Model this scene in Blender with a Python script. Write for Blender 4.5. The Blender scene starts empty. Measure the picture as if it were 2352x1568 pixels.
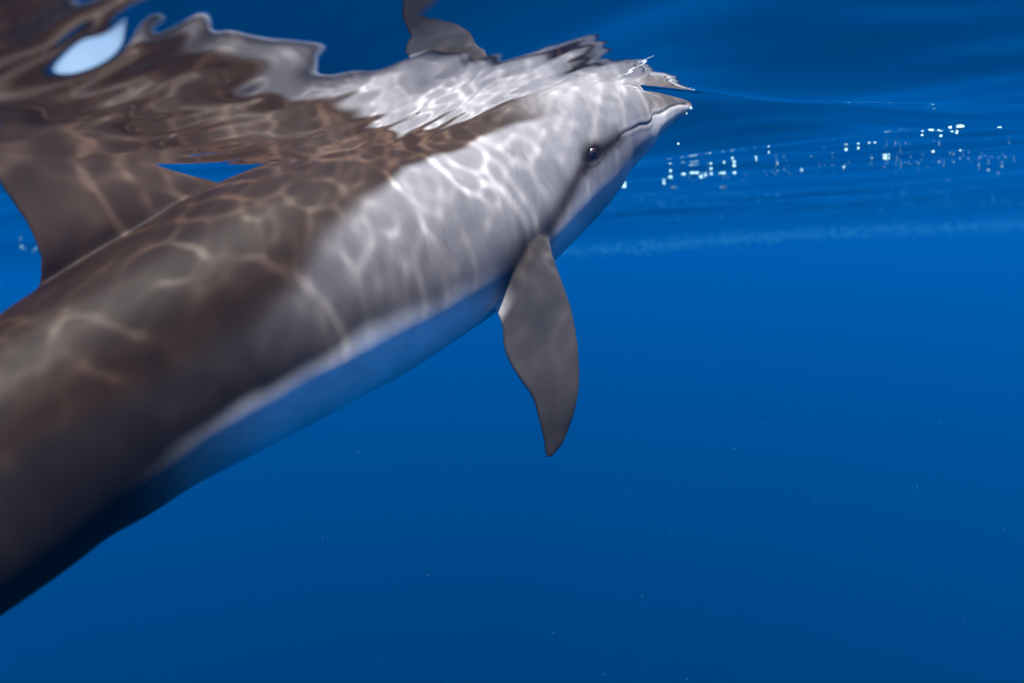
import bpy, math, random
import numpy as np
from mathutils import Matrix, Vector

S = bpy.context.scene
COL = S.collection
rng = np.random.default_rng(7)
random.seed(7)

# ------------------------------------------------------------------ camera
FPX = 2037.0                       # focal length for a 2352 px wide frame
PITCH = math.radians(-5.8)
ROLL = math.radians(3.0)
CAM = np.array([0.0, 0.0, -0.27])
fwd = np.array([0, math.cos(PITCH), math.sin(PITCH)])
h0 = np.array([1.0, 0, 0])
u0 = np.cross(h0, fwd)
RIGHT = math.cos(ROLL) * h0 - math.sin(ROLL) * u0
UP = math.sin(ROLL) * h0 + math.cos(ROLL) * u0
FWD = fwd

cd = bpy.data.cameras.new('camera')
cam = bpy.data.objects.new('camera', cd)
COL.objects.link(cam)
cd.sensor_width = 36.0
cd.lens = 36.0 * FPX / 2352.0
cd.clip_start = 0.02
cd.clip_end = 1000
m = Matrix.Identity(4)
for i in range(3):
    m[i][0] = RIGHT[i]; m[i][1] = UP[i]; m[i][2] = -FWD[i]; m[i][3] = CAM[i]
cam.matrix_world = m
cd.dof.use_dof = True
cd.dof.focus_distance = 2.0
cd.dof.aperture_fstop = 2.0
S.camera = cam

def P(px, py, d):
    """point of the place seen at photograph position (2352 px wide) at depth d"""
    return CAM + d * (FWD + RIGHT * ((px - 1176.0) / FPX) + UP * ((784.0 - py) / FPX))

def proj(v):
    r = np.asarray(v) - CAM
    z = r @ FWD
    return np.stack([1176 + FPX * (r @ RIGHT) / z, 784 - FPX * (r @ UP) / z, z], -1)

# ------------------------------------------------------------------ light
SUN = np.array([0.14, -0.40, 0.90]); SUN /= np.linalg.norm(SUN)     # towards the sun, in the water
w = bpy.data.worlds.new('World'); S.world = w; w.use_nodes = True
nt = w.node_tree
bg = nt.nodes['Background']
sky = nt.nodes.new('ShaderNodeTexSky')
sky.sky_type = 'NISHITA'; sky.sun_disc = False
sky.sun_elevation = math.asin(SUN[2])
sky.sun_rotation = math.atan2(SUN[0], SUN[1])
nt.links.new(sky.outputs[0], bg.inputs[0])
bg.inputs[1].default_value = 0.10
sl = bpy.data.lights.new('sun', 'SUN')
sl.energy = 5.0; sl.angle = math.radians(0.5); sl.color = (1.0, 0.955, 0.90)
so = bpy.data.objects.new('sun', sl); COL.objects.link(so)
so.rotation_euler = Vector(SUN).to_track_quat('Z', 'Y').to_euler()
so.location = (3, -3, 8)
S.view_settings.view_transform = 'Standard'; S.view_settings.look = 'None'
S.view_settings.gamma = 1; S.view_settings.use_curve_mapping = False
S.view_settings.exposure = 1.25
cy = S.cycles
cy.use_denoising = True
cy.max_bounces = 6; cy.diffuse_bounces = 2; cy.glossy_bounces = 4
cy.transparent_max_bounces = 12; cy.volume_bounces = 0
cy.use_adaptive_sampling = True; cy.adaptive_threshold = 0.01
cy.sample_clamp_indirect = 6.0

# ------------------------------------------------------------------ helpers
def tag(o, label=None, cat=None, group=None, kind=None):
    if label: o['label'] = label
    if cat: o['category'] = cat
    if group: o['group'] = group
    if kind: o['kind'] = kind
    return o

def mesh_np(name, verts, quads, mat=None, smooth=True, parent=None):
    me = bpy.data.meshes.new(name)
    verts = np.ascontiguousarray(verts, np.float32)
    quads = np.ascontiguousarray(quads, np.int32)
    n, k = quads.shape
    me.vertices.add(len(verts)); me.vertices.foreach_set('co', verts.ravel())
    me.loops.add(n * k); me.loops.foreach_set('vertex_index', quads.ravel())
    me.polygons.add(n)
    me.polygons.foreach_set('loop_start', np.arange(0, n * k, k, dtype=np.int32))
    me.update(calc_edges=True)
    if smooth:
        me.polygons.foreach_set('use_smooth', np.ones(n, bool))
    if mat: me.materials.append(mat)
    o = bpy.data.objects.new(name, me); COL.objects.link(o)
    if parent: o.parent = parent
    return o

def new_mat(name):
    mt = bpy.data.materials.new(name); mt.use_nodes = True
    nt = mt.node_tree; nt.nodes.clear()
    out = nt.nodes.new('ShaderNodeOutputMaterial')
    return mt, nt, out

def node(nt, typ, **kw):
    n = nt.nodes.new(typ)
    for k, v in kw.items():
        if k in n.inputs.keys(): n.inputs[k].default_value = v
        else: setattr(n, k, v)
    return n

def smooth01(x):
    x = np.clip(x, 0, 1); return x * x * (3 - 2 * x)

# ------------------------------------------------------------------ water surface height
HC = [  # where the surface meets or passes: photo position, depth -> height anchors
    (0, 338, 1.30), (180, 355, 1.38), (350, 372, 1.46), (500, 371, 1.50), (640, 370, 1.56), (830, 356, 1.66),
    (950, 338, 1.74), (1060, 286, 1.82), (1130, 252, 1.86), (1200, 234, 1.88),
    (1330, 203, 1.97), (1400, 191, 2.03), (1500, 205, 2.12), (1585, 212, 2.18),
]
HCP = np.array([P(*a) for a in HC])
extra = np.array([[0.9, 1.6, 0.02], [1.0, 2.6, 0.03], [-1.6, 2.4, 0.0], [0.0, 3.4, 0.0], [-2.2, 0.8, 0.0], [2.2, 1.0, 0.0], [2.4, 3.2, 0.0],
                  [0, -0.8, 0.0], [-2.2, 3.6, 0], [-1.2, -0.5, 0], [-1.3, 1.0, -.04],
                  [-0.6, 0.75, -0.05], [-0.6, 1.05, -0.085], [-0.3, 1.0, 0.022], [-0.3, 1.28, -0.047], [0.0, 1.05, 0.092], [0.02, 1.35, 0.03],
                  [0.35, 1.15, 0.12], [0.35, 1.45, 0.095], [0.65, 1.45, 0.07]]
                 + [list(P(*a)) for a in [(60, 328, 1.75), (430, 352, 1.75), (600, 352, 1.8), (430, 355, 2.1), (60, 320, 2.1), (620, 352, 2.15), (760, 350, 2.0),
                    (1300, 202, 1.75), (1400, 188, 1.85), (1200, 230, 1.72), (1060, 282, 1.66), (1500, 198, 1.95), (1560, 206, 2.0)]])
print('contact', HCP.round(3).tolist())
ANC = np.concatenate([HCP, extra])
RB = 0.5
def _phi(d2): return np.exp(-d2 / (2 * RB * RB * 0.30))
_W = np.zeros(len(ANC))

WAVES = []      # amplitude, kx, ky, phase, shortness class
def add_waves(n, l0, l1, slope, mean_dir, spread):
    for _ in range(n):
        lam = math.exp(rng.uniform(math.log(l0), math.log(l1)))
        k = 2 * math.pi / lam
        a = mean_dir + rng.normal(0, spread)
        WAVES.append((slope / k * rng.uniform(.6, 1.3) / math.sqrt(n / 2), k * math.cos(a), k * math.sin(a), rng.uniform(0, 6.28), lam))
add_waves(10, 1.6, 6.0, 0.032, 1.75, .35)
add_waves(16, 0.45, 1.6, 0.045, 1.35, .4)
add_waves(22, 0.16, 0.45, 0.054, 1.3, .35)
RIPS = []
def rip(n, l0, l1, slope, mean_dir, spread):
    out = []
    for _ in range(n):
        lam = math.exp(rng.uniform(math.log(l0), math.log(l1)))
        k = 2 * math.pi / lam
        a = mean_dir + rng.normal(0, spread)
        out.append((slope / k * rng.uniform(.6, 1.3) / math.sqrt(n / 2), k * math.cos(a), k * math.sin(a), rng.uniform(0, 6.28), lam))
    return out
RIP_NEAR = rip(26, 0.05, 0.20, 0.030, 0.25, .8)      # chop round the animal
RIP_LONG = rip(34, 0.05, 0.45, 0.105, 1.62, .42)       # rolling water over its back
RIP_STEEP = rip(18, 0.05, 0.13, 0.27, 1.55, .5)     # breaking spots
RIP_FINE = rip(40, 0.03, 0.15, 0.036, 0.2, .75)
STEEP = [P(240, 200, 0.95), P(430, 262, 1.12), P(960, 290, 1.62), P(860, 310, 1.52), P(1430, 185, 1.95), P(560, 262, 1.22)]
STEEP_R = [0.08, 0.03, 0.08, 0.06, 0.02, 0.035]
STEEP_A = [1.25, 0.5, 1.0, 1.0, 0.6, 0.6]
HEADC = P(1395, 230, 2.03)

SPX = np.array([P(x, y, d)[:2] for x, y, d in
                [(-300, 800, 1.2), (200, 700, 1.4), (620, 560, 1.62), (1150, 400, 1.95), (1500, 260, 2.12)]])
def body_dist(x, y):
    d = np.full(x.shape, 9.0)
    for a, b in zip(SPX[:-1], SPX[1:]):
        ab = b - a; t = np.clip(((x - a[0]) * ab[0] + (y - a[1]) * ab[1]) / (ab @ ab), 0, 1)
        d = np.minimum(d, np.hypot(x - a[0] - t * ab[0], y - a[1] - t * ab[1]))
    return d

def height(x, y, spacing=None, light=False):
    x = np.asarray(x, np.float64); y = np.asarray(y, np.float64)
    z = np.zeros_like(x)
    near = (np.abs(x) < 6) & (np.abs(y) < 7)
    xn, yn = x[near], y[near]
    zn = np.zeros_like(xn)
    for (ax, ay, _), wt in zip(ANC, _W):
        zn += wt * _phi((xn - ax) ** 2 + (yn - ay) ** 2)
    z[near] = zn
    sp = np.zeros_like(x) if spacing is None else spacing
    calm = np.ones_like(x)
    bd = body_dist(x, y)
    calm = 0.35 + 0.65 * smooth01((bd - 0.1) / 0.9)
    for A, kx, ky, ph, lam in WAVES:
        f = np.clip(1.5 - sp * 4 / lam, 0, 1)
        g = calm
        z += A * f * g * np.sin(kx * x + ky * y + ph)
    a1 = np.exp(-(bd / 0.42) ** 2)
    idx = a1 > 0.003
    xs, ys = x[idx], y[idx]; q = np.zeros_like(xs)
    seen = 1.15 - 1.12 * smooth01((xs - .22) / .14)
    for A, kx, ky, ph, lam in RIP_NEAR: q += (1.0 if light else seen) * 0.55 * A * np.sin(kx * xs + ky * ys + ph)
    left = smooth01((0.34 - xs) / 0.42)
    for A, kx, ky, ph, lam in RIP_LONG: q += A * (0.45 if light else 1.0) * left * np.sin(kx * xs + ky * ys + ph)
    rough = .35 + .65 * smooth01((xs + .55) / .75)
    for A, kx, ky, ph, lam in RIP_FINE: q += A * rough * (1.5 if light else seen) * np.sin(kx * xs + ky * ys + ph)
    z[idx] += q * a1[idx]
    if light: STP = []
    else: STP = list(zip(STEEP, STEEP_R, STEEP_A))
    for c, r, amp in STP:
        d2 = (x - c[0]) ** 2 + (y - c[1]) ** 2
        ii = d2 < (3 * r) ** 2
        xs, ys = x[ii], y[ii]; q = np.zeros_like(xs)
        for A, kx, ky, ph, lam in RIP_STEEP: q += A * np.sin(kx * xs + ky * ys + ph)
        z[ii] += amp * q * np.exp(-d2[ii] / (r * r))
    # rings the head pushes out
    d = np.hypot(x - HEADC[0], (y - HEADC[1]))
    ii = d < 0.8
    z[ii] += (0.0010 if light else 0.00008) * np.sin(d[ii] * 2 * math.pi / 0.034) * np.exp(-((d[ii] - 0.18) / 0.14) ** 2)
    return z

# the mean water level is chosen so that the sea passes through the anchors, waves included
_A = _phi(((ANC[:, None, :2] - ANC[None, :, :2]) ** 2).sum(-1)) + 1e-3 * np.eye(len(ANC))
_W = np.linalg.solve(_A, ANC[:, 2] - height(ANC[:, 0], ANC[:, 1]))
print('anchor error', np.abs(height(ANC[:, 0], ANC[:, 1]) - ANC[:, 2]).max())

# ------------------------------------------------------------------ caustic pattern from exaggerated waves (photon count), put into the surface's transmission colour
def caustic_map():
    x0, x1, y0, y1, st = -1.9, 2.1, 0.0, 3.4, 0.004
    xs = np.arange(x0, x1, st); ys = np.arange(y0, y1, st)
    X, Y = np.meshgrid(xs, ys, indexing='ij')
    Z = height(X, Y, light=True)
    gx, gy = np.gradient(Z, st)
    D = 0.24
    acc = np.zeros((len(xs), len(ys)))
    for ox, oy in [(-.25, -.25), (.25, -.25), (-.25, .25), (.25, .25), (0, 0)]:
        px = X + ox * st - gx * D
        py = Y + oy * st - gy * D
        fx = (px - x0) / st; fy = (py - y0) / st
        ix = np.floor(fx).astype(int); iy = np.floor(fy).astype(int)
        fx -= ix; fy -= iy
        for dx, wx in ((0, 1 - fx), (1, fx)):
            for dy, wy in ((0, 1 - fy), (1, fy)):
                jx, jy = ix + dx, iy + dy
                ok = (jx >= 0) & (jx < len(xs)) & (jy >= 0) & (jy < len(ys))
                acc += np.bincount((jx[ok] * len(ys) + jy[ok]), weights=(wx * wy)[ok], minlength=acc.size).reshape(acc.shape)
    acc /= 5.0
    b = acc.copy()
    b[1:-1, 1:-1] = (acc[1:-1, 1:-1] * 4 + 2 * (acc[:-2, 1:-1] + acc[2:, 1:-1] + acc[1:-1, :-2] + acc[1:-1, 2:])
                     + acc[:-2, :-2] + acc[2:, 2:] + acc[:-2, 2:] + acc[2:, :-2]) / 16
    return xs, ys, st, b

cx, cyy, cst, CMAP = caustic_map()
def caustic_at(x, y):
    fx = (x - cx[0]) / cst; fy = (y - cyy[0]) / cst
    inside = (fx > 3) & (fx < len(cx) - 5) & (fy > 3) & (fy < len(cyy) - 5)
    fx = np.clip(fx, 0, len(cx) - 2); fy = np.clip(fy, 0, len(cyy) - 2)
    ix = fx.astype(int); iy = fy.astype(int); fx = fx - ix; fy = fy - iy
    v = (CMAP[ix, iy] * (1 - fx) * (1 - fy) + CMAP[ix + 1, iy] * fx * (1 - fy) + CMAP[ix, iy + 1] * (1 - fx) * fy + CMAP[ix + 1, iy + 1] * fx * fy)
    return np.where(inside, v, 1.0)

# ------------------------------------------------------------------ water: surface, deep, haze
mt, nt, out = new_mat('water_surface')
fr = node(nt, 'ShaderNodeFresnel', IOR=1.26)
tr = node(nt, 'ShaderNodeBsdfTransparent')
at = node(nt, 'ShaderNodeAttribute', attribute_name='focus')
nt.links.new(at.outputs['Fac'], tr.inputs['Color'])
gl = node(nt, 'ShaderNodeBsdfGlossy', Roughness=0.0)
gl.inputs['Color'].default_value = (1, 1, 1, 1)
mx = node(nt, 'ShaderNodeMixShader')
nt.links.new(fr.outputs[0], mx.inputs[0]); nt.links.new(tr.outputs[0], mx.inputs[1]); nt.links.new(gl.outputs[0], mx.inputs[2])
nt.links.new(mx.outputs[0], out.inputs['Surface'])
tcw = node(nt, 'ShaderNodeTexCoord')
mpw = node(nt, 'ShaderNodeMapping'); mpw.inputs['Scale'].default_value = (.5, 1.0, 1.0); mpw.inputs['Rotation'].default_value = (0, 0, .25)
nt.links.new(tcw.outputs['Object'], mpw.inputs['Vector'])
nw = node(nt, 'ShaderNodeTexNoise', Scale=1.1, Detail=4.0, Roughness=.55)
nt.links.new(mpw.outputs[0], nw.inputs['Vector'])
fm = node(nt, 'ShaderNodeAttribute', attribute_name='open_sea')
bw = node(nt, 'ShaderNodeBump', Distance=.35)
nt.links.new(fm.outputs['Fac'], bw.inputs['Strength']); nt.links.new(nw.outputs['Fac'], bw.inputs['Height'])
nt.links.new(bw.outputs[0], gl.inputs['Normal'])
M_WATER = mt

def axis_coords(a, b, st, far):
    mid = np.arange(a, b, st)
    up = [mid[-1]]; s = st
    while up[-1] < far: s = min(s * 1.055, 8.0); up.append(up[-1] + s)
    dn = [mid[0]]; s = st
    while dn[-1] > -far: s = min(s * 1.055, 8.0); dn.append(dn[-1] - s)
    return np.concatenate([np.array(dn[1:])[::-1], mid, np.array(up[1:])])
gxs = axis_coords(-1.35, 1.25, 0.005, 255)
gys = axis_coords(0.55, 2.85, 0.005, 255)
GX, GY = np.meshgrid(gxs, gys, indexing='ij')
spx = np.gradient(gxs); spy = np.gradient(gys)
SPC = np.maximum(spx[:, None], spy[None, :])
GZ = height(GX.ravel(), GY.ravel(), SPC.ravel()).reshape(GX.shape)
nx, ny = GX.shape
idx = np.arange(nx * ny).reshape(nx, ny)
q = np.stack([idx[:-1, :-1].ravel(), idx[1:, :-1].ravel(), idx[1:, 1:].ravel(), idx[:-1, 1:].ravel()], -1)
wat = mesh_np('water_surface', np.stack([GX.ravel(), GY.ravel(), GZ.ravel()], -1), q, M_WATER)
a = wat.data.attributes.new('focus', 'FLOAT', 'POINT')
cv = caustic_at(GX.ravel(), GY.ravel())
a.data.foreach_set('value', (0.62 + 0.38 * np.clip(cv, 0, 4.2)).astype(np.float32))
a = wat.data.attributes.new('open_sea', 'FLOAT', 'POINT')
a.data.foreach_set('value', smooth01((SPC.ravel() - .06) / .25).astype(np.float32))
tag(wat, kind='structure')

mt, nt, out = new_mat('deep_water')
bs = node(nt, 'ShaderNodeBsdfDiffuse'); bs.inputs[0].default_value = (0.005, 0.03, 0.09, 1)
nt.links.new(bs.outputs[0], out.inputs[0])
R, DEP, NA = 240.0, 110.0, 96
prof = [(R, 0.12)] + [(R * math.cos(t) ** .5, -DEP * math.sin(t)) for t in np.linspace(0.05, 1.5, 16)]
vv = [(r * math.cos(2 * math.pi * j / NA), r * math.sin(2 * math.pi * j / NA), z) for r, z in prof for j in range(NA)]
qq = [(i * NA + j, i * NA + (j + 1) % NA, (i + 1) * NA + (j + 1) % NA, (i + 1) * NA + j) for i in range(len(prof) - 1) for j in range(NA)]
deep = mesh_np('deep_water', vv, qq, mt)
bmc = len(vv)
tag(deep, kind='structure')
fl = mesh_np('sea_floor', [(-R, -R, -DEP - .5), (R, -R, -DEP - .5), (R, R, -DEP - .5), (-R, R, -DEP - .5)], [(0, 1, 2, 3)], mt)
tag(fl, kind='structure')

mt, nt, out = new_mat('haze')
pv = node(nt, 'ShaderNodeVolumePrincipled')
pv.inputs['Color'].default_value = (0.0, 0.26, 0.985, 1)
pv.inputs['Density'].default_value = 0.024
pv.inputs['Anisotropy'].default_value = 0.46
pv.inputs['Absorption Color'].default_value = (0, 0, 0, 1)
nt.links.new(pv.outputs[0], out.inputs['Volume'])
B = 270.0
hv = [(-B, -B, -DEP - 1.5), (B, -B, -DEP - 1.5), (B, B, -DEP - 1.5), (-B, B, -DEP - 1.5), (-B, -B, .6), (B, -B, .6), (B, B, .6), (-B, B, .6)]
hq = [(0, 3, 2, 1), (4, 5, 6, 7), (0, 1, 5, 4), (1, 2, 6, 5), (2, 3, 7, 6), (3, 0, 4, 7)]
hz = mesh_np('haze', hv, hq, mt, smooth=False)
tag(hz, kind='stuff')

# ------------------------------------------------------------------ dolphin body: stations back from the beak
ST = [  # top x,y  bottom x,y  depth  width ratio
    (1586, 239, 1589, 249, 2.15, 1.0), (1572, 233, 1583, 256, 2.145, 1.0), (1545, 225, 1560, 274, 2.13, 1.0), (1515, 217, 1530, 294, 2.12, 1.0),
    (1480, 209, 1492, 322, 2.10, .98), (1450, 199, 1460, 358, 2.09, .98), (1410, 172, 1428, 394, 2.07, .95),
    (1345, 148, 1390, 440, 2.05, .92), (1262, 152, 1345, 492, 2.025, .90), (1172, 188, 1295, 550, 2.0, .90),
    (1080, 236, 1240, 612, 1.97, .92), (980, 290, 1185, 674, 1.93, .94), (880, 332, 1115, 732, 1.88, .95),
    (780, 352, 1030, 790, 1.82, .96), (680, 366, 930, 854, 1.75, .96), (580, 400, 820, 914, 1.68, .95),
    (470, 449, 710, 977, 1.61, .93), (370, 510, 600, 1035, 1.55, .90), (270, 568, 490, 1093, 1.49, .87),
    (170, 632, 385, 1150, 1.43, .83), (70, 698, 292, 1214, 1.37, .79), (-40, 782, 194, 1272, 1.31, .75),
    (-160, 875, 84, 1358, 1.25, .70)]
cs, hs, wr = [], [], []
for tx, ty, bx, by, d, r in ST:
    cs.append(P((tx + bx) / 2, (ty + by) / 2, d)); hs.append(math.hypot(tx - bx, ty - by) / 2 * d / FPX); wr.append(r)
cs = np.array(cs)
# tail stock beyond the frame
t0 = cs[-1] - cs[-3]; t0 /= np.linalg.norm(t0)
bend = -UP * 0.05 - RIGHT * 0.25 + FWD * 0.10
pos = cs[-1].copy(); tt = t0.copy()
for hh, rr in [(.151, .66), (.128, .58), (.100, .52), (.074, .5), (.054, .5), (.038, .6), (.022, .8)]:
    tt = tt + bend * .25; tt /= np.linalg.norm(tt)
    pos = pos + tt * 0.14
    cs = np.vstack([cs, pos]); hs.append(hh); wr.append(rr)
hs = np.array(hs); wr = np.array(wr)
def catmull(arr, n):
    arr = np.asarray(arr, float)
    p = np.concatenate([[2 * arr[0] - arr[1]], arr, [2 * arr[-1] - arr[-2]]])
    out = []
    for i in range(len(arr) - 1):
        for k in range(n):
            t = k / n
            a0, a1, a2, a3 = p[i], p[i + 1], p[i + 2], p[i + 3]
            out.append(.5 * ((2 * a1) + (-a0 + a2) * t + (2 * a0 - 5 * a1 + 4 * a2 - a3) * t * t + (-a0 + 3 * a1 - 3 * a2 + a3) * t ** 3))
    out.append(arr[-1]); return np.array(out)
NS = 10
C = catmull(cs, NS); H = catmull(hs[:, None], NS)[:, 0]; WR = catmull(wr[:, None], NS)[:, 0]
for _ in range(6):          # even out digitising wobble
    C[1:-1] = (C[:-2] + 2 * C[1:-1] + C[2:]) / 4
    H[8:-1] = (H[7:-2] + 2 * H[8:-1] + H[9:]) / 4
H = np.maximum(H, 0.004)
T = -np.gradient(C, axis=0); T /= np.linalg.norm(T, axis=1)[:, None]          # forward
V = C - CAM; V /= np.linalg.norm(V, axis=1)[:, None]
LAT = np.empty_like(C); DOR = np.empty_like(C)
RB_ROLL = math.radians(10)
for i in range(len(C)):
    d = np.cross(V[i], T[i]); d /= np.linalg.norm(d)
    if d @ UP < 0: d = -d
    n = np.cross(T[i], d)
    if n @ V[i] > 0: n = -n                      # towards the camera
    DOR[i] = math.cos(RB_ROLL) * d + math.sin(RB_ROLL) * n
    LAT[i] = -math.sin(RB_ROLL) * d + math.cos(RB_ROLL) * n
ARC = np.concatenate([[0], np.cumsum(np.linalg.norm(np.diff(C, axis=0), axis=1))])
print('body length', ARC[-1], 'heights', H[::20] * 2)
NT = 128
CX = C.copy()
for _ in range(260): CX[1:-1] = (CX[:-2] + 2 * CX[1:-1] + CX[2:]) / 4
TX = -np.gradient(CX, axis=0); TX /= np.linalg.norm(TX, axis=1)[:, None]
TH = np.linspace(0, 2 * math.pi, NT, endpoint=False)
def ring(i):
    ct, sn = np.cos(TH), np.sin(TH)
    e = 0.91
    return (C[i] + np.outer(np.sign(ct) * np.abs(ct) ** e * H[i], DOR[i]) + np.outer(np.sign(sn) * np.abs(sn) ** e * H[i] * WR[i], LAT[i]))
rings = np.array([ring(i) for i in range(len(C))])
nb = len(C)
bv = rings.reshape(-1, 3)
bid = np.arange(nb * NT).reshape(nb, NT)
bq = np.stack([bid[:-1], np.roll(bid, -1, 1)[:-1], np.roll(bid, -1, 1)[1:], bid[1:]], -1).reshape(-1, 4)
VV = [bv]; FF = [tuple(f) for f in bq]
FF.append(tuple(bid[0][::-1])); FF.append(tuple(bid[-1]))
base = len(bv)

def foil(pairs, thick, nrm_fn, n=28, sub=4):
    """lofted fin: list of (edge A, edge B) 3D points from root to tip, thickness per station"""
    global base
    A = catmull([p[0] for p in pairs], sub); Bp = catmull([p[1] for p in pairs], sub)
    tk = catmull(np.array(thick)[:, None], sub)[:, 0]
    for i in range(len(A)):
        t = np.linspace(0, 2 * math.pi, n, endpoint=False)
        xx = (1 - np.cos(t)) / 2                       # 0 at A (leading) .. 1 at B (trailing)
        prof_ = 1.48 * (np.sqrt(np.clip(xx, 0, 1)) * (1 - xx) * 1.0 + 0.08 * np.sin(np.pi * xx)) + 0.05 * np.sin(np.pi * xx)
        yy = np.sign(np.sin(t)) * np.maximum(prof_ * tk[i], .0040 * np.sqrt(np.clip(1 - np.abs(2 * xx - 1) ** 24, 0, 1)))
        nn = nrm_fn(A[i], Bp[i])
        VV.append(A[i] + np.outer(xx, Bp[i] - A[i]) + np.outer(yy, nn))
    ns = len(A)
    g = base + np.arange(ns * n).reshape(ns, n)
    for i in range(ns - 1):
        for j in range(n):
            FF.append((g[i, j], g[i, (j + 1) % n], g[i + 1, (j + 1) % n], g[i + 1, j]))
    FF.append(tuple(g[0][::-1])); FF.append(tuple(g[-1]))
    base += ns * n

# near flipper
FLP = [((1222, 480, 1.86), (1050, 590, 1.85)), ((1256, 540, 1.84), (1096, 655, 1.83)), ((1271, 590, 1.825), (1138, 716, 1.81)), ((1289, 640, 1.815), (1151, 750, 1.80)),
       ((1312, 705, 1.81), (1155, 792, 1.795)), ((1325, 770, 1.81), (1168, 832, 1.79)), ((1331, 830, 1.805), (1196, 876, 1.785)), ((1331, 885, 1.80), (1222, 914, 1.785)),
       ((1322, 940, 1.795), (1236, 962, 1.785)), ((1307, 985, 1.795), (1246, 1001, 1.785)), ((1291, 1021, 1.79), (1251, 1032, 1.785)), ((1268, 1048, 1.785), (1254, 1050, 1.785))]
FL3 = [(P(*a_), P(*b_)) for a_, b_ in FLP]
FTH = [.075, .060, .042, .029, .020, .018, .016, .014, .012, .010, .007, .003]
def fnorm(axis_dir):
    def f(a_, b_):
        n_ = np.cross(b_ - a_, axis_dir); return n_ / np.linalg.norm(n_)
    return f
ax_ = FL3[-1][0] - FL3[1][0]
foil(FL3, FTH, fnorm(ax_))
# far flipper: mirrored root, folded back along the far flank
i_f = int(np.argmin(np.abs(ARC - 0.60)))
def mirror(p):
    r = p - C[i_f]
    return p - 2 * (r @ LAT[i_f]) * LAT[i_f]
rootA, rootB = mirror(FL3[1][0]), mirror(FL3[1][1])
fd = -T[i_f] * .8 - LAT[i_f] * 0.30 + DOR[i_f] * 0.15; fd /= np.linalg.norm(fd)
fp = []
LN = np.linalg.norm(FL3[-1][0] - FL3[1][0])
for (a_, b_), tk in zip(FL3, FTH):
    t = ((a_ + b_) / 2 - (FL3[1][0] + FL3[1][1]) / 2) @ (ax_ / LN)
    wdt = np.linalg.norm(b_ - a_) / 2
    cc = (rootA + rootB) / 2 + fd * t
    ch = DOR[i_f] * -0.5 + T[i_f] * .3; ch /= np.linalg.norm(ch)
    fp.append((cc + ch * wdt, cc - ch * wdt))
foil(fp, FTH, fnorm(fd))
# dorsal fin
DFP = [((610, 480, 1.645), (40, 830, 1.36)), ((530, 432, 1.61), (66, 735, 1.362)), ((480, 413, 1.585), (80, 680, 1.365)), ((425, 399, 1.56), (90, 632, 1.365)), ((365, 380, 1.53), (86, 575, 1.36)), ((295, 352, 1.50), (60, 515, 1.355)),
       ((210, 315, 1.46), (10, 440, 1.345)), ((110, 262, 1.41), (-40, 365, 1.335)), ((0, 200, 1.37), (-85, 290, 1.325)), ((-100, 145, 1.33), (-122, 215, 1.32)), ((-150, 122, 1.315), (-150, 150, 1.315))]
DF3 = [(P(*a_), P(*b_)) for a_, b_ in DFP]
foil(DF3, [.075, .050, .036, .029, .024, .021, .018, .015, .012, .009, .004], fnorm(DF3[-1][0] - DF3[2][0]))
# flukes
tc, td, tl, tf = C[-1], DOR[-1], LAT[-1], T[-1]
for sgn in (1, -1):
    fk = []
    for k, (o_, lead, trail) in enumerate([(-.02, .10, -.06), (.06, .08, -.10), (.12, .03, -.12), (.18, -.03, -.14), (.24, -.10, -.17), (.28, -.17, -.19)]):
        fk.append((tc + tl * sgn * o_ + tf * lead, tc + tl * sgn * o_ + tf * trail))
    foil(fk, [.02, .017, .014, .011, .008, .003], lambda a_, b_, td=td: td)

me = bpy.data.meshes.new('dolphin')
me.from_pydata(np.concatenate(VV).tolist(), [], [tuple(int(i) for i in f) for f in FF])
me.update()
import bmesh
bm = bmesh.new(); bm.from_mesh(me); bmesh.ops.recalc_face_normals(bm, faces=bm.faces); bm.to_mesh(me); bm.free()
tmp = bpy.data.objects.new('dolphin_tmp', me); COL.objects.link(tmp)
md = tmp.modifiers.new('r', 'REMESH'); md.mode = 'VOXEL'; md.voxel_size = 0.0029; md.use_smooth_shade = True
m2 = tmp.modifiers.new('s', 'SMOOTH'); m2.factor = 0.5; m2.iterations = 12
dg = bpy.context.evaluated_depsgraph_get()
me2 = bpy.data.meshes.new_from_object(tmp.evaluated_get(dg))
bpy.data.objects.remove(tmp)
me2.name = 'dolphin'
dol = bpy.data.objects.new('dolphin', me2); COL.objects.link(dol)
nv = len(me2.vertices)
co = np.empty(nv * 3, np.float32); me2.vertices.foreach_get('co', co); co = co.reshape(-1, 3).astype(np.float64)
no = np.empty(nv * 3, np.float32); me2.vertices.foreach_get('normal', no); no = no.reshape(-1, 3).astype(np.float64)
print('dolphin verts', nv)

# body coordinates (arc length, angle from the back, radius ratio) of any point
def body_uv(p):
    n = len(p); s = np.empty(n); th = np.empty(n); rr = np.empty(n)
    for k in range(0, n, 20000):
        q_ = p[k:k + 20000]
        d2 = ((q_[:, None, :] - C[None, :, :]) ** 2).sum(-1)
        i = d2.argmin(1)
        r = q_ - C[i]
        u = (r * DOR[i]).sum(1) ; v = (r * LAT[i]).sum(1)
        rr[k:k + 20000] = np.hypot(u / H[i], v / (H[i] * WR[i]))
        i = ((q_[:, None, :] - CX[None, :, :]) ** 2).sum(-1).argmin(1)
        r = q_ - CX[i]
        s[k:k + 20000] = ARC[i] - (r * TX[i]).sum(1)
        th[k:k + 20000] = np.arctan2(np.abs((r * LAT[i]).sum(1)), (r * DOR[i]).sum(1))
    return s, th, rr
s_, th_, rr_ = body_uv(co)
pv_ = proj(co)
vis = ((co - CAM) * no).sum(1) < 0
vi = np.where(vis & (rr_ < 1.12))[0]
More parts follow.
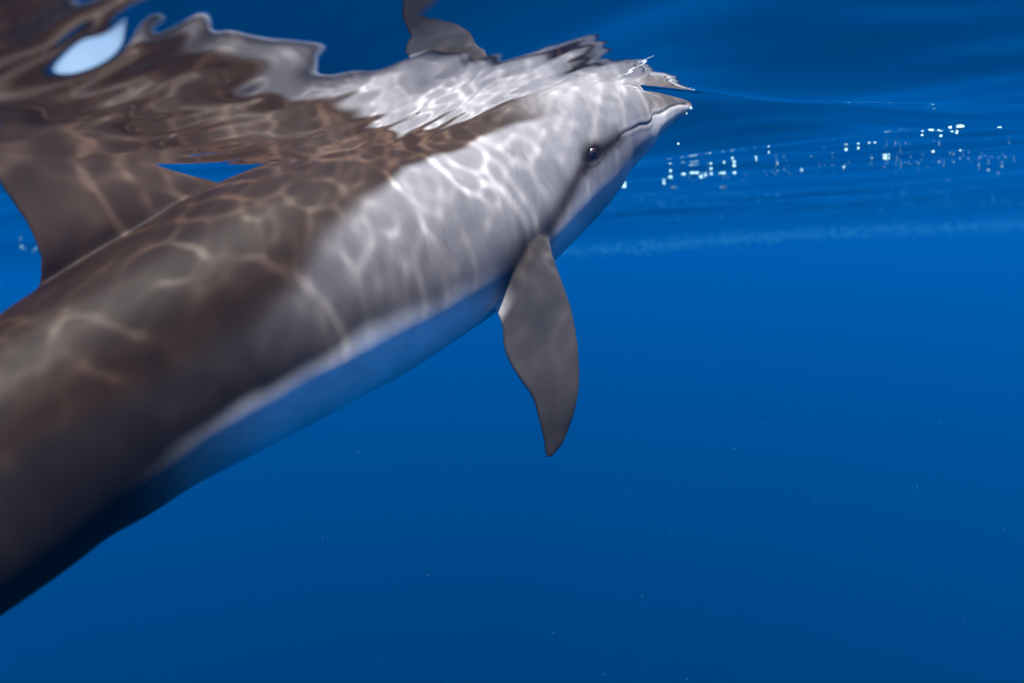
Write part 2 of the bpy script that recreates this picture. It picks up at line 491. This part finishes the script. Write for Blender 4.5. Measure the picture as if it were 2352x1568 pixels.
def near_param(pts):
    out = []
    for x, y in pts:
        d2 = (pv_[vi, 0] - x) ** 2 + (pv_[vi, 1] - y) ** 2
        c_ = vi[d2 < max(d2.min() * 4, 16)]
        j = c_[np.argmin(pv_[c_, 2])]
        out.append((s_[j], th_[j], *co[j]))
    return np.array(out)
Hs = np.interp(s_, ARC, H)

def curve_th(pts):
    a = near_param(pts); o = np.argsort(a[:, 0]); return np.interp(s_, a[o, 0], a[o, 1])

def dist_line(pts):
    """distance on the skin to a polyline given by where it is seen; the far side is its mirror"""
    a = near_param(pts)[:, :2]
    best = np.full(nv, 9.0); tb = np.zeros(nv)
    for k in range(len(a) - 1):
        d0, d1 = a[k], a[k + 1]
        ex, ey = d1[0] - d0[0], (d1[1] - d0[1])
        qx, qy = s_ - d0[0], th_ - d0[1]
        wy = Hs * .95
        den = ex * ex + (ey * wy) ** 2 + 1e-9
        t = np.clip((qx * ex + qy * ey * wy * wy) / den, 0, 1)
        dd = np.hypot(qx - t * ex, (qy - t * ey) * wy)
        u = dd < best
        best[u] = dd[u]; tb[u] = (k + t[u]) / (len(a) - 1)
    return best, tb

MOUTH = [(1580, 240), (1560, 238), (1516, 261), (1472, 288), (1440, 303), (1429, 313), (1421, 327)]
EYE = (1366, 352)
dm, tm = dist_line(MOUTH)
isbody = rr_ < 1.2
off = np.zeros(nv)
off -= np.where(isbody, 0.0020 * np.exp(-(dm / 0.0024) ** 2), 0) * np.clip(1.3 - tm, .5, 1)
off += np.where(isbody, 0.0006 * np.exp(-((dm - 0.008) / 0.005) ** 2), 0)
dcr, tcr = dist_line([(1470, 216), (1455, 245), (1440, 275), (1424, 310), (1408, 335)])
off -= np.where(isbody, 0.0010 * np.exp(-(dcr / 0.016) ** 2), 0) * (1 - .6 * tcr)
e = near_param([EYE])[0]
we = np.interp(e[0], ARC, H)
es, et = s_ - e[0], (th_ - e[1]) * we
# eye axis tilted along the head
ca, sa = math.cos(.25), math.sin(.25)
ea, eb = es * ca + et * sa, -es * sa + et * ca
re = np.hypot(ea / 1.45, eb)
off += np.where(isbody, 0.0004 * np.exp(-((re - 0.015) / 0.006) ** 2) - 0.003 * np.exp(-(re / 0.009) ** 2), 0)
off += np.where(isbody, 0.0008 * np.exp(-((re - 0.024) / 0.004) ** 2) * (eb > 0) - 0.0008 * np.exp(-((re - 0.019) / 0.0025) ** 2) * (eb > 0), 0)
co2 = co + no * off[:, None]
me2.vertices.foreach_set('co', co2.astype(np.float32).ravel())

# ---- skin colours, with light fall-off painted in towards the tail
def mixc(c, d, f): return c + (np.asarray(d)[None, :] - c) * np.clip(f, 0, 1)[:, None]
th_cape = curve_th([(1440, 225), (1350, 238), (1250, 262), (1150, 300), (1000, 358), (900, 405), (800, 472), (720, 545), (640, 632), (560, 692), (450, 765), (300, 850), (150, 928), (20, 1000)])
th_bel = curve_th([(215, 1222), (255, 1172), (350, 1092), (500, 988), (600, 928), (700, 870), (850, 788), (1000, 724), (1100, 690), (1180, 640)])
SA, SB = 0.55, 1.55
qf = (th_ - th_cape) / np.maximum(th_bel - th_cape, .1)
wob = 0.02 * np.sin(s_ * 23 + 1) + 0.012 * np.sin(s_ * 51)
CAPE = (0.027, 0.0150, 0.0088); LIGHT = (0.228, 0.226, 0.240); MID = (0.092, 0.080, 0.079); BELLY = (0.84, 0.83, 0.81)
colr = np.tile(np.array(LIGHT), (nv, 1))
tail = smooth01((s_ - 0.80) / 0.62)  # light fall-off along the body, painted into the skin colour
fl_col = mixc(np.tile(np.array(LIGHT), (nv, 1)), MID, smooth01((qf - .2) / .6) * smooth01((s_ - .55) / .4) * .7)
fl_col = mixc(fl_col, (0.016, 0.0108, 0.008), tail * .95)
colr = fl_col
colr = mixc(colr, BELLY, smooth01((qf - .80 + wob) / .30))
colr = mixc(colr, (0.011, 0.008, 0.007), smooth01((s_ - 1.25) / .38))  # rear body painted nearly black for the same fall-off of light
capef = 1 - smooth01((th_ - th_cape + .06 + wob) / (.10 + .10 * smooth01((.5 - s_) / .3) + .30 * smooth01((s_ - .85) / .5)))
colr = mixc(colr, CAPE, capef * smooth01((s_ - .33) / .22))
colr = mixc(colr, (0.075, 0.066, 0.062), (1 - smooth01((th_ - .35) / .5)) * smooth01((s_ - .16) / .06) * (1 - smooth01((s_ - .5) / .1)) * .7)
colr = mixc(colr, (0.0105, 0.0050, 0.0022), capef * smooth01((s_ - .75) / .7) * .85)  # cape also painted darker rearwards, as the light dims
# head
th_m = curve_th(MOUTH)
bk = 1 - smooth01((s_ - .12) / .13)
colr = mixc(colr, (0.055, 0.046, 0.042), bk * (1 - smooth01((th_ - th_m + .25) / .25)) * .85)
colr = mixc(colr, (0.45, 0.45, 0.455), bk * smooth01((th_ - th_m) / .2))
lower = (1 - smooth01((s_ - .4) / .2)) * smooth01((th_ - 1.95) / .3)
colr = mixc(colr, (0.52, 0.515, 0.515), lower * .8)
d1, _ = dist_line([(1425, 318), (1405, 335), (1385, 345), (1352, 368), (1345, 392)])
colr = mixc(colr, (0.014, 0.011, 0.010), np.exp(-(d1 / .019) ** 2) * .95)
d2, t2 = dist_line([(1342, 385), (1325, 420), (1300, 468), (1262, 530), (1232, 580), (1205, 625), (1180, 650)])
colr = mixc(colr, (0.026, 0.020, 0.018), np.exp(-(d2 / (.014 + .040 * t2)) ** 2) * .92)
colr = mixc(colr, (0.02, 0.017, 0.015), np.exp(-(dm / .0021) ** 2) * .95)
colr = mixc(colr, (0.013, 0.010, 0.009), np.exp(-(re / .031) ** 3) * .97)
colr = mixc(colr, (0.006, 0.005, 0.005), np.exp(-(re / .0165) ** 4))
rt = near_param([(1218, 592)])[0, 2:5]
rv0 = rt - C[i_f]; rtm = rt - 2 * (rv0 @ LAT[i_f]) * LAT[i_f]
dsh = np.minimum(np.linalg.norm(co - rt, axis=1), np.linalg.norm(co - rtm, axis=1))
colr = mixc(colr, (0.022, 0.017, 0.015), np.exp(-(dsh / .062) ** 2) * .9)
# rake marks and scratches
for k in range(30):
    x0, y0 = [(1340, 392), (1350, 398), (1150, 470), (1000, 520), (900, 600), (1180, 330), (1240, 420), (760, 700)][k % 8]
    x0 += rng.uniform(-30, 30); y0 += rng.uniform(-30, 30); an = rng.uniform(.9, 1.7); L_ = rng.uniform(20, 60)
    dk, tk_ = dist_line([(x0, y0), (x0 + L_ * .5 * math.cos(an), y0 + L_ * .5 * math.sin(an)), (x0 + L_ * math.cos(an), y0 + L_ * math.sin(an))])
    colr = mixc(colr, (0.09, 0.08, 0.08), isbody * (th_ < th_bel - .15) * np.exp(-(dk / .0013) ** 2) * rng.uniform(.2, .6))
# fins
fin = smooth01((rr_ - 1.06) / .16)
upper_fin = th_ < 1.2
colr = mixc(colr, (0.034, 0.0215, 0.015), fin * upper_fin)
lowf = fin * (~upper_fin)
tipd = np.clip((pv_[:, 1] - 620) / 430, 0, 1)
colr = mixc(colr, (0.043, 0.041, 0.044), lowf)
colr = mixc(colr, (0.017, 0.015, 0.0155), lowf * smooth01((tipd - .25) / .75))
ca_ = me2.color_attributes.new('pigment_shade', 'FLOAT_COLOR', 'POINT')
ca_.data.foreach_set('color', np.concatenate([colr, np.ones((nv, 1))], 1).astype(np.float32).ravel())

mt, nt, out = new_mat('dolphin_skin')
at = node(nt, 'ShaderNodeAttribute', attribute_name='pigment_shade')
tcn = node(nt, 'ShaderNodeTexCoord')
n1 = node(nt, 'ShaderNodeTexNoise', Scale=7.0, Detail=9.0, Roughness=.68)
nt.links.new(tcn.outputs['Object'], n1.inputs['Vector'])
mr = node(nt, 'ShaderNodeMapRange'); mr.inputs['From Min'].default_value = .3; mr.inputs['From Max'].default_value = .7
mr.inputs['To Min'].default_value = .72; mr.inputs['To Max'].default_value = 1.22
nt.links.new(n1.outputs['Fac'], mr.inputs['Value'])
mu = node(nt, 'ShaderNodeMix', data_type='RGBA', blend_type='MULTIPLY'); mu.inputs[0].default_value = 1
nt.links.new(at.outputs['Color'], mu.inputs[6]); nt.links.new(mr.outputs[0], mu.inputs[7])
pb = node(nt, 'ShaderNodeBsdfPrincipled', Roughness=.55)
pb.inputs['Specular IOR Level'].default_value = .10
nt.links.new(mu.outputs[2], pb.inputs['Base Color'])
n2 = node(nt, 'ShaderNodeTexNoise', Scale=160.0, Detail=3.0)
nt.links.new(tcn.outputs['Object'], n2.inputs['Vector'])
bp = node(nt, 'ShaderNodeBump', Strength=.05, Distance=.002)
nt.links.new(n2.outputs['Fac'], bp.inputs['Height']); nt.links.new(bp.outputs[0], pb.inputs['Normal'])
nt.links.new(pb.outputs[0], out.inputs[0])
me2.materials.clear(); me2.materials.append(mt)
tag(dol, 'grey-brown dolphin with pale flank and white belly, beak touching the water surface', 'dolphin')

# ---- eyes
def uv_sphere(n=20, m_=12):
    v = [(math.sin(math.pi * i / m_) * math.cos(2 * math.pi * j / n), math.sin(math.pi * i / m_) * math.sin(2 * math.pi * j / n), math.cos(math.pi * i / m_)) for i in range(m_ + 1) for j in range(n)]
    f = [(i * n + j, (i + 1) * n + j, (i + 1) * n + (j + 1) % n, i * n + (j + 1) % n) for i in range(m_) for j in range(n)]
    return np.array(v), f
mt, nt, out = new_mat('eye')
pb = node(nt, 'ShaderNodeBsdfPrincipled', Roughness=.22)
pb.inputs['Base Color'].default_value = (0.016, 0.007, 0.004, 1)
nt.links.new(pb.outputs[0], out.inputs[0]); M_EYE = mt
mt, nt, out = new_mat('pupil')
pb = node(nt, 'ShaderNodeBsdfPrincipled', Roughness=.1)
pb.inputs['Base Color'].default_value = (0.004, 0.003, 0.003, 1)
nt.links.new(pb.outputs[0], out.inputs[0]); M_PUP = mt
sv, sf = uv_sphere()
je = int(np.argmin(((co - e[2:5]) ** 2).sum(1)))
ie = int(np.argmin(np.abs(ARC - e[0])))
def make_eye(c, n, f):
    n = n / np.linalg.norm(n); f = f - (f @ n) * n; f /= np.linalg.norm(f); g = np.cross(n, f)
    ctr = c - n * 0.0074
    vv = ctr + np.outer(sv[:, 0] * .0185, f) + np.outer(sv[:, 1] * .0125, g) + np.outer(sv[:, 2] * .0105, n)
    eo = mesh_np('eye', vv, sf, M_EYE, parent=dol)
    k = ctr + n * .0094
    vv = k + np.outer(sv[:, 0] * .0052, f) + np.outer(sv[:, 1] * .0040, g) + np.outer(sv[:, 2] * .0016, n)
    mesh_np('pupil', vv, sf, M_PUP, parent=eo)
ef = T[ie] * ca - (DOR[ie]) * sa * -1
make_eye(co[je], no[je], T[ie] * .93 + DOR[ie] * .35)
rv = co[je] - C[ie]; mc = co[je] - 2 * (rv @ LAT[ie]) * LAT[ie]; mn = no[je] - 2 * (no[je] @ LAT[ie]) * LAT[ie]
make_eye(mc, mn, T[ie] * .93 + DOR[ie] * .35)

# ------------------------------------------------------------------ bubbles
mt, nt, out = new_mat('bubble')
pb = node(nt, 'ShaderNodeBsdfPrincipled', Roughness=.15)
pb.inputs['Base Color'].default_value = (0.40, 0.74, 0.78, 1)
nt.links.new(pb.outputs[0], out.inputs[0]); M_BUB = mt
bsv, bsf = uv_sphere(12, 8)
lump = 1 + .12 * np.sin(3 * bsv[:, 0] + 2 * bsv[:, 1]) + .1 * np.sin(4 * bsv[:, 2] + 3 * bsv[:, 0])
BUBM = None
GB = 'air bubbles drifting under the surface'
def at_surface(px, py, below):
    """where the line of sight to this place meets the water, a little below it"""
    ds = np.arange(1.0, 12.0, .012)
    pp = CAM + ds[:, None] * (FWD + RIGHT * ((px - 1176.0) / FPX) + UP * ((784.0 - py) / FPX))[None]
    hit = np.nonzero(pp[:, 2] > np.interp(pp[:, 1], pp[:, 1], height(pp[:, 0], pp[:, 1])) - below)[0]
    k = hit[0] if len(hit) else len(ds) - 1
    p, d = pp[k], ds[k]
    return p, d
def bubble(px, py, size, aspect, label, group=GB, below=.004, d=None, cat='bubble'):
    global BUBM
    if d is None: p, d = at_surface(px, py, below)
    else: p = P(px, py, d)
    if BUBM is None:
        o = mesh_np('bubble', bsv * lump[:, None], bsf, M_BUB); BUBM = o.data
    else:
        o = bpy.data.objects.new('bubble', BUBM); COL.objects.link(o)
    r = size / 2 * d / FPX
    o.location = p; o.scale = (r * aspect, r * aspect, r)
    o.rotation_euler = (random.uniform(-.3, .3), random.uniform(-.2, .2), random.uniform(0, 3))
    tag(o, label, cat, group)
BIG = [(1433, 430, 9, 1.3, 'lone white bubble nearest the dolphin throat'), (1539, 409, 13, 1.0, 'upright white bubble at the left end of the bubble trail'),
       (1547, 431, 12, 1.4, 'oval white bubble under the left end of the bubble trail'), (1569, 402, 10, 1.1, 'round white bubble left of the largest one'),
       (1593, 400, 14, 1.7, 'largest white bubble, a flat oval in the trail'), (1610, 409, 8, 1.1, 'small white bubble just right of and below the largest one'),
       (1659, 400, 10, 1.7, 'flat oval bubble in the middle of the trail'), (1662, 431, 9, 1.9, 'faint flat bubble below the middle of the trail'),
       (1686, 383, 8, 1.1, 'white bubble standing above the flat oval one in mid trail'), (1687, 399, 7, 1.2, 'white bubble just right of the flat oval one in mid trail'),
       (1620, 404, 6, 1.1, 'small pale bubble second right of the largest one'), (1633, 401, 7, 1.1, 'small pale bubble third right of the largest one'),
       (1633, 390, 6, 1.0, 'small bubble above the gap between largest and flat oval bubbles'), (1525, 423, 7, .9, 'faint small bubble at the far left tip of the trail'),
       (1540, 395, 6, 1.0, 'faint bubble on top of the upright bubble at left'),
       (1663, 375, 6, .9, 'faint bubble above the flat oval bubble, upper left of its neighbour'), (1736, 363, 6, .8, 'upper of two bubbles stacked above the trail'),
       (1737, 369, 5, .8, 'lower of two bubbles stacked above the trail'), (1682, 366, 5, 1.2, 'faint bubble above mid trail with a tiny one to its right'),
       (1558, 332, 4, 1.2, 'single tiny white bubble right of the dolphin chin'), (1766, 352, 4, 1, 'tiny bubble highest over the trail middle'),
       (1841, 393, 7, .8, 'pale bubble in the thin middle of the trail'), (1938, 385, 6, .8, 'pale bubble where the trail thins out on the right'),
       (2032, 366, 8, 1.4, 'white bubble at the right end of the trail'), (2041, 365, 4, 1.5, 'tiny fleck touching the white bubble at the right end of the trail'),
       (1943, 346, 6, 1.2, 'left of two small bubbles above the right part of the trail'), (1971, 343, 5, 1.2, 'right of two small bubbles above the right part of the trail')]
for x, y, s, asp, lb in BIG:
    bubble(x, y, s * .9, asp, lb)
GF = 'bright flecks at the surface on the far right'
FLK = [(2138, 300, 9, 1.8, 'left white fleck of the bright group at the surface'), (2207, 293, 13, 2.0, 'largest bright white fleck at the surface'),
       (2182, 295, 6, 1.8, 'white fleck just left of the largest one'), (2186, 304, 5, 1.8, 'small white fleck under the largest one, upper left of the pair'),
       (2197, 307, 5, 1.8, 'small white fleck under the largest one, lower right of the pair'), (2156, 301, 4, 2, 'thin fleck between the left fleck and the largest one'),
       (2161, 314, 5, 1.8, 'grey fleck hanging lowest under the bright group'), (2118, 312, 4, 1.8, 'tiny fleck at the lower left of the bright group'),
       (2143, 349, 5, 1.8, 'lone fleck well below the bright group'), (2296, 294, 6, 2.0, 'pale fleck alone at the far right edge beside the bright group'),
       (2300, 383, 5, 1.8, 'fleck low at the far right edge'), (2270, 392, 4, 1.6, 'fleck left of the low one at the far right edge'),
       (2205, 347, 4, 1.8, 'faint fleck right of the lone one below the bright group'),
       (1996, 330, 4, 1.8, 'left of two tiny flecks between trail and bright group'), (2009, 329, 4, 1.8, 'right of two tiny flecks between trail and bright group')]
for x, y, s, asp, lb in FLK:
    bubble(x, y, s * .75, asp, lb, GF, .0025)
bubble(1586, 250, 9, 1.0, 'water bead hanging at the tip of the beak', None, d=2.135)
bubble(1577, 262, 5, 1.0, 'small water bead under the beak tip', None, d=2.125)
for x, y, s in [(72, 571, 3), (84, 570, 3), (60, 573, 2.5), (50, 569, 2.5), (77, 576, 2)]:
    bubble(x, y, s, 2.2, 'tiny bright fleck behind the dorsal fin at the left edge', 'flecks behind the dorsal fin', .004)

def blob_cloud(name, pts, sizes, label, cat, stretch=(1, 1, 1), mat=M_BUB):
    av, af = [], []
    v0, f0 = uv_sphere(7, 5)
    for p, r in zip(pts, sizes):
        af += [tuple(i + len(av) * len(v0) for i in f) for f in f0]
        av.append(p + v0 * np.array(stretch) * r)
    o = mesh_np(name, np.concatenate(av), af, mat)
    return tag(o, label, cat, kind='stuff')

# fine mist of bubbles along the trail
pts, sz = [], []
for k in range(80):
    x = rng.uniform(1570, 2300); y = 405 - (x - 1600) * .075 + rng.normal(0, 6) + 5
    p, d = at_surface(x, y, rng.uniform(.005, .05)); pts.append(p); sz.append(rng.uniform(.4, 1.0) * d / FPX)
for k in range(26):
    x = rng.uniform(2030, 2340); y = rng.normal(385, 22) - (x - 2030) * .05
    p, d = at_surface(x, y, .005); pts.append(p); sz.append(rng.uniform(.5, 1.1) * d / FPX)
blob_cloud('bubble_mist', pts, sz, 'fine mist of tiny bubbles along the trail right of the dolphin', 'bubbles')
# thin white ridge added in place of the bright reflection above the beak
av, af = [], []
for line, wd in [([(1405, 190), (1440, 197), (1472, 208), (1518, 226)], 2.4)]:
    ln = catmull(np.array(line, float), 16)
    n_ = len(ln); pr = None
    dd = np.array([at_surface(a_[0], a_[1], .004)[1] for a_ in ln])
    dd = np.full(n_, dd.min())
    for k in range(n_):
        d = dd[k] - .01; p = P(ln[k][0], ln[k][1] + .5 * math.sin(k * .35 + wd), d)
        r = wd * d / FPX * (math.sin(math.pi * (k + .3) / n_) ** .7) * (.75 + .25 * math.sin(k * .33 + wd * 2))
        r = max(abs(r), .0003)
        for j_ in range(8):
            t = 2 * math.pi * j_ / 8
            av.append(p + np.array([0, 1.6 * r * math.cos(t), .9 * r * math.sin(t)]))
        cur = list(range(len(av) - 8, len(av)))
        if pr: af += [(pr[j_], pr[(j_ + 1) % 8], cur[(j_ + 1) % 8], cur[j_]) for j_ in range(8)]
        pr = cur
mt, nt, out = new_mat('glint')
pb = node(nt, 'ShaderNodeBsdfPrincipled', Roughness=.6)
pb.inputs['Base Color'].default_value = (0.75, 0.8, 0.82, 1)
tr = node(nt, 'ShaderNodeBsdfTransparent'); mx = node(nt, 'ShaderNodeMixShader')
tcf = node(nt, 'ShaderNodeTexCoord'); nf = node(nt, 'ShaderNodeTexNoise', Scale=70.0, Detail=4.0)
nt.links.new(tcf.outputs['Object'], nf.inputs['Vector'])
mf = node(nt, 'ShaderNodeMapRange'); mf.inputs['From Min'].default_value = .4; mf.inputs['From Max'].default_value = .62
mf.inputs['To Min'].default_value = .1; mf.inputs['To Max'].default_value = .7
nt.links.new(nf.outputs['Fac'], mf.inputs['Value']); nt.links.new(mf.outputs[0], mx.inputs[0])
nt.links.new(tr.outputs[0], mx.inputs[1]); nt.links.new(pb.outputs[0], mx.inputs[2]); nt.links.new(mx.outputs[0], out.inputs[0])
fo = mesh_np('beak_glint', av, af, mt)
tag(fo, 'white ridge added for the bright reflection above the dolphin beak', 'glint', kind='stuff')
# fine pale specks added to draw the bright line at the horizon
pts, sz = [], []
for k in range(2600):
    t = rng.uniform(0, 1); x = 1240 + t * 1250
    y = 577 - (x - 1270) * .0605 + 4 * math.sin(x * .006) + rng.normal(0, 9)
    pts.append(P(x, y, rng.uniform(10.5, 12.5))); sz.append(rng.uniform(.0022, .0055))
av, af = [], []
oc = np.array([(1, 0, 0), (-1, 0, 0), (0, 1, 0), (0, -1, 0), (0, 0, 1), (0, 0, -1)], float)
of = [(0, 2, 4), (2, 1, 4), (1, 3, 4), (3, 0, 4), (2, 0, 5), (1, 2, 5), (3, 1, 5), (0, 3, 5)]
for p, r in zip(pts, sz):
    af += [tuple(i + len(av) * 6 for i in f) for f in of]; av.append(p + oc * r)
mt, nt, out = new_mat('horizon_specks')
pb = node(nt, 'ShaderNodeBsdfPrincipled', Roughness=.9)
pb.inputs['Base Color'].default_value = (0.05, 0.42, 0.55, 1)
nt.links.new(pb.outputs[0], out.inputs[0])
bw_ = mesh_np('horizon_line', np.concatenate(av), af, mt)
tag(bw_, 'pale thin line of specks added for the bright horizon, sloping up to the right edge', 'bubbles', kind='stuff')

# suspended particles
pts, sz = [], []
for k in range(150):
    d = rng.uniform(1.5, 8.0)
    pts.append(P(rng.uniform(700, 2500), rng.uniform(640, 1600), d)); sz.append(rng.uniform(.0003, .0007) * (1 + d * .2))
mt, nt, out = new_mat('specks')
pb = node(nt, 'ShaderNodeBsdfPrincipled', Roughness=.8)
pb.inputs['Base Color'].default_value = (0.12, 0.20, 0.24, 1)
nt.links.new(pb.outputs[0], out.inputs[0])
blob_cloud('suspended_particles', pts, sz, 'fine pale specks floating in the blue water', 'specks', mat=mt)
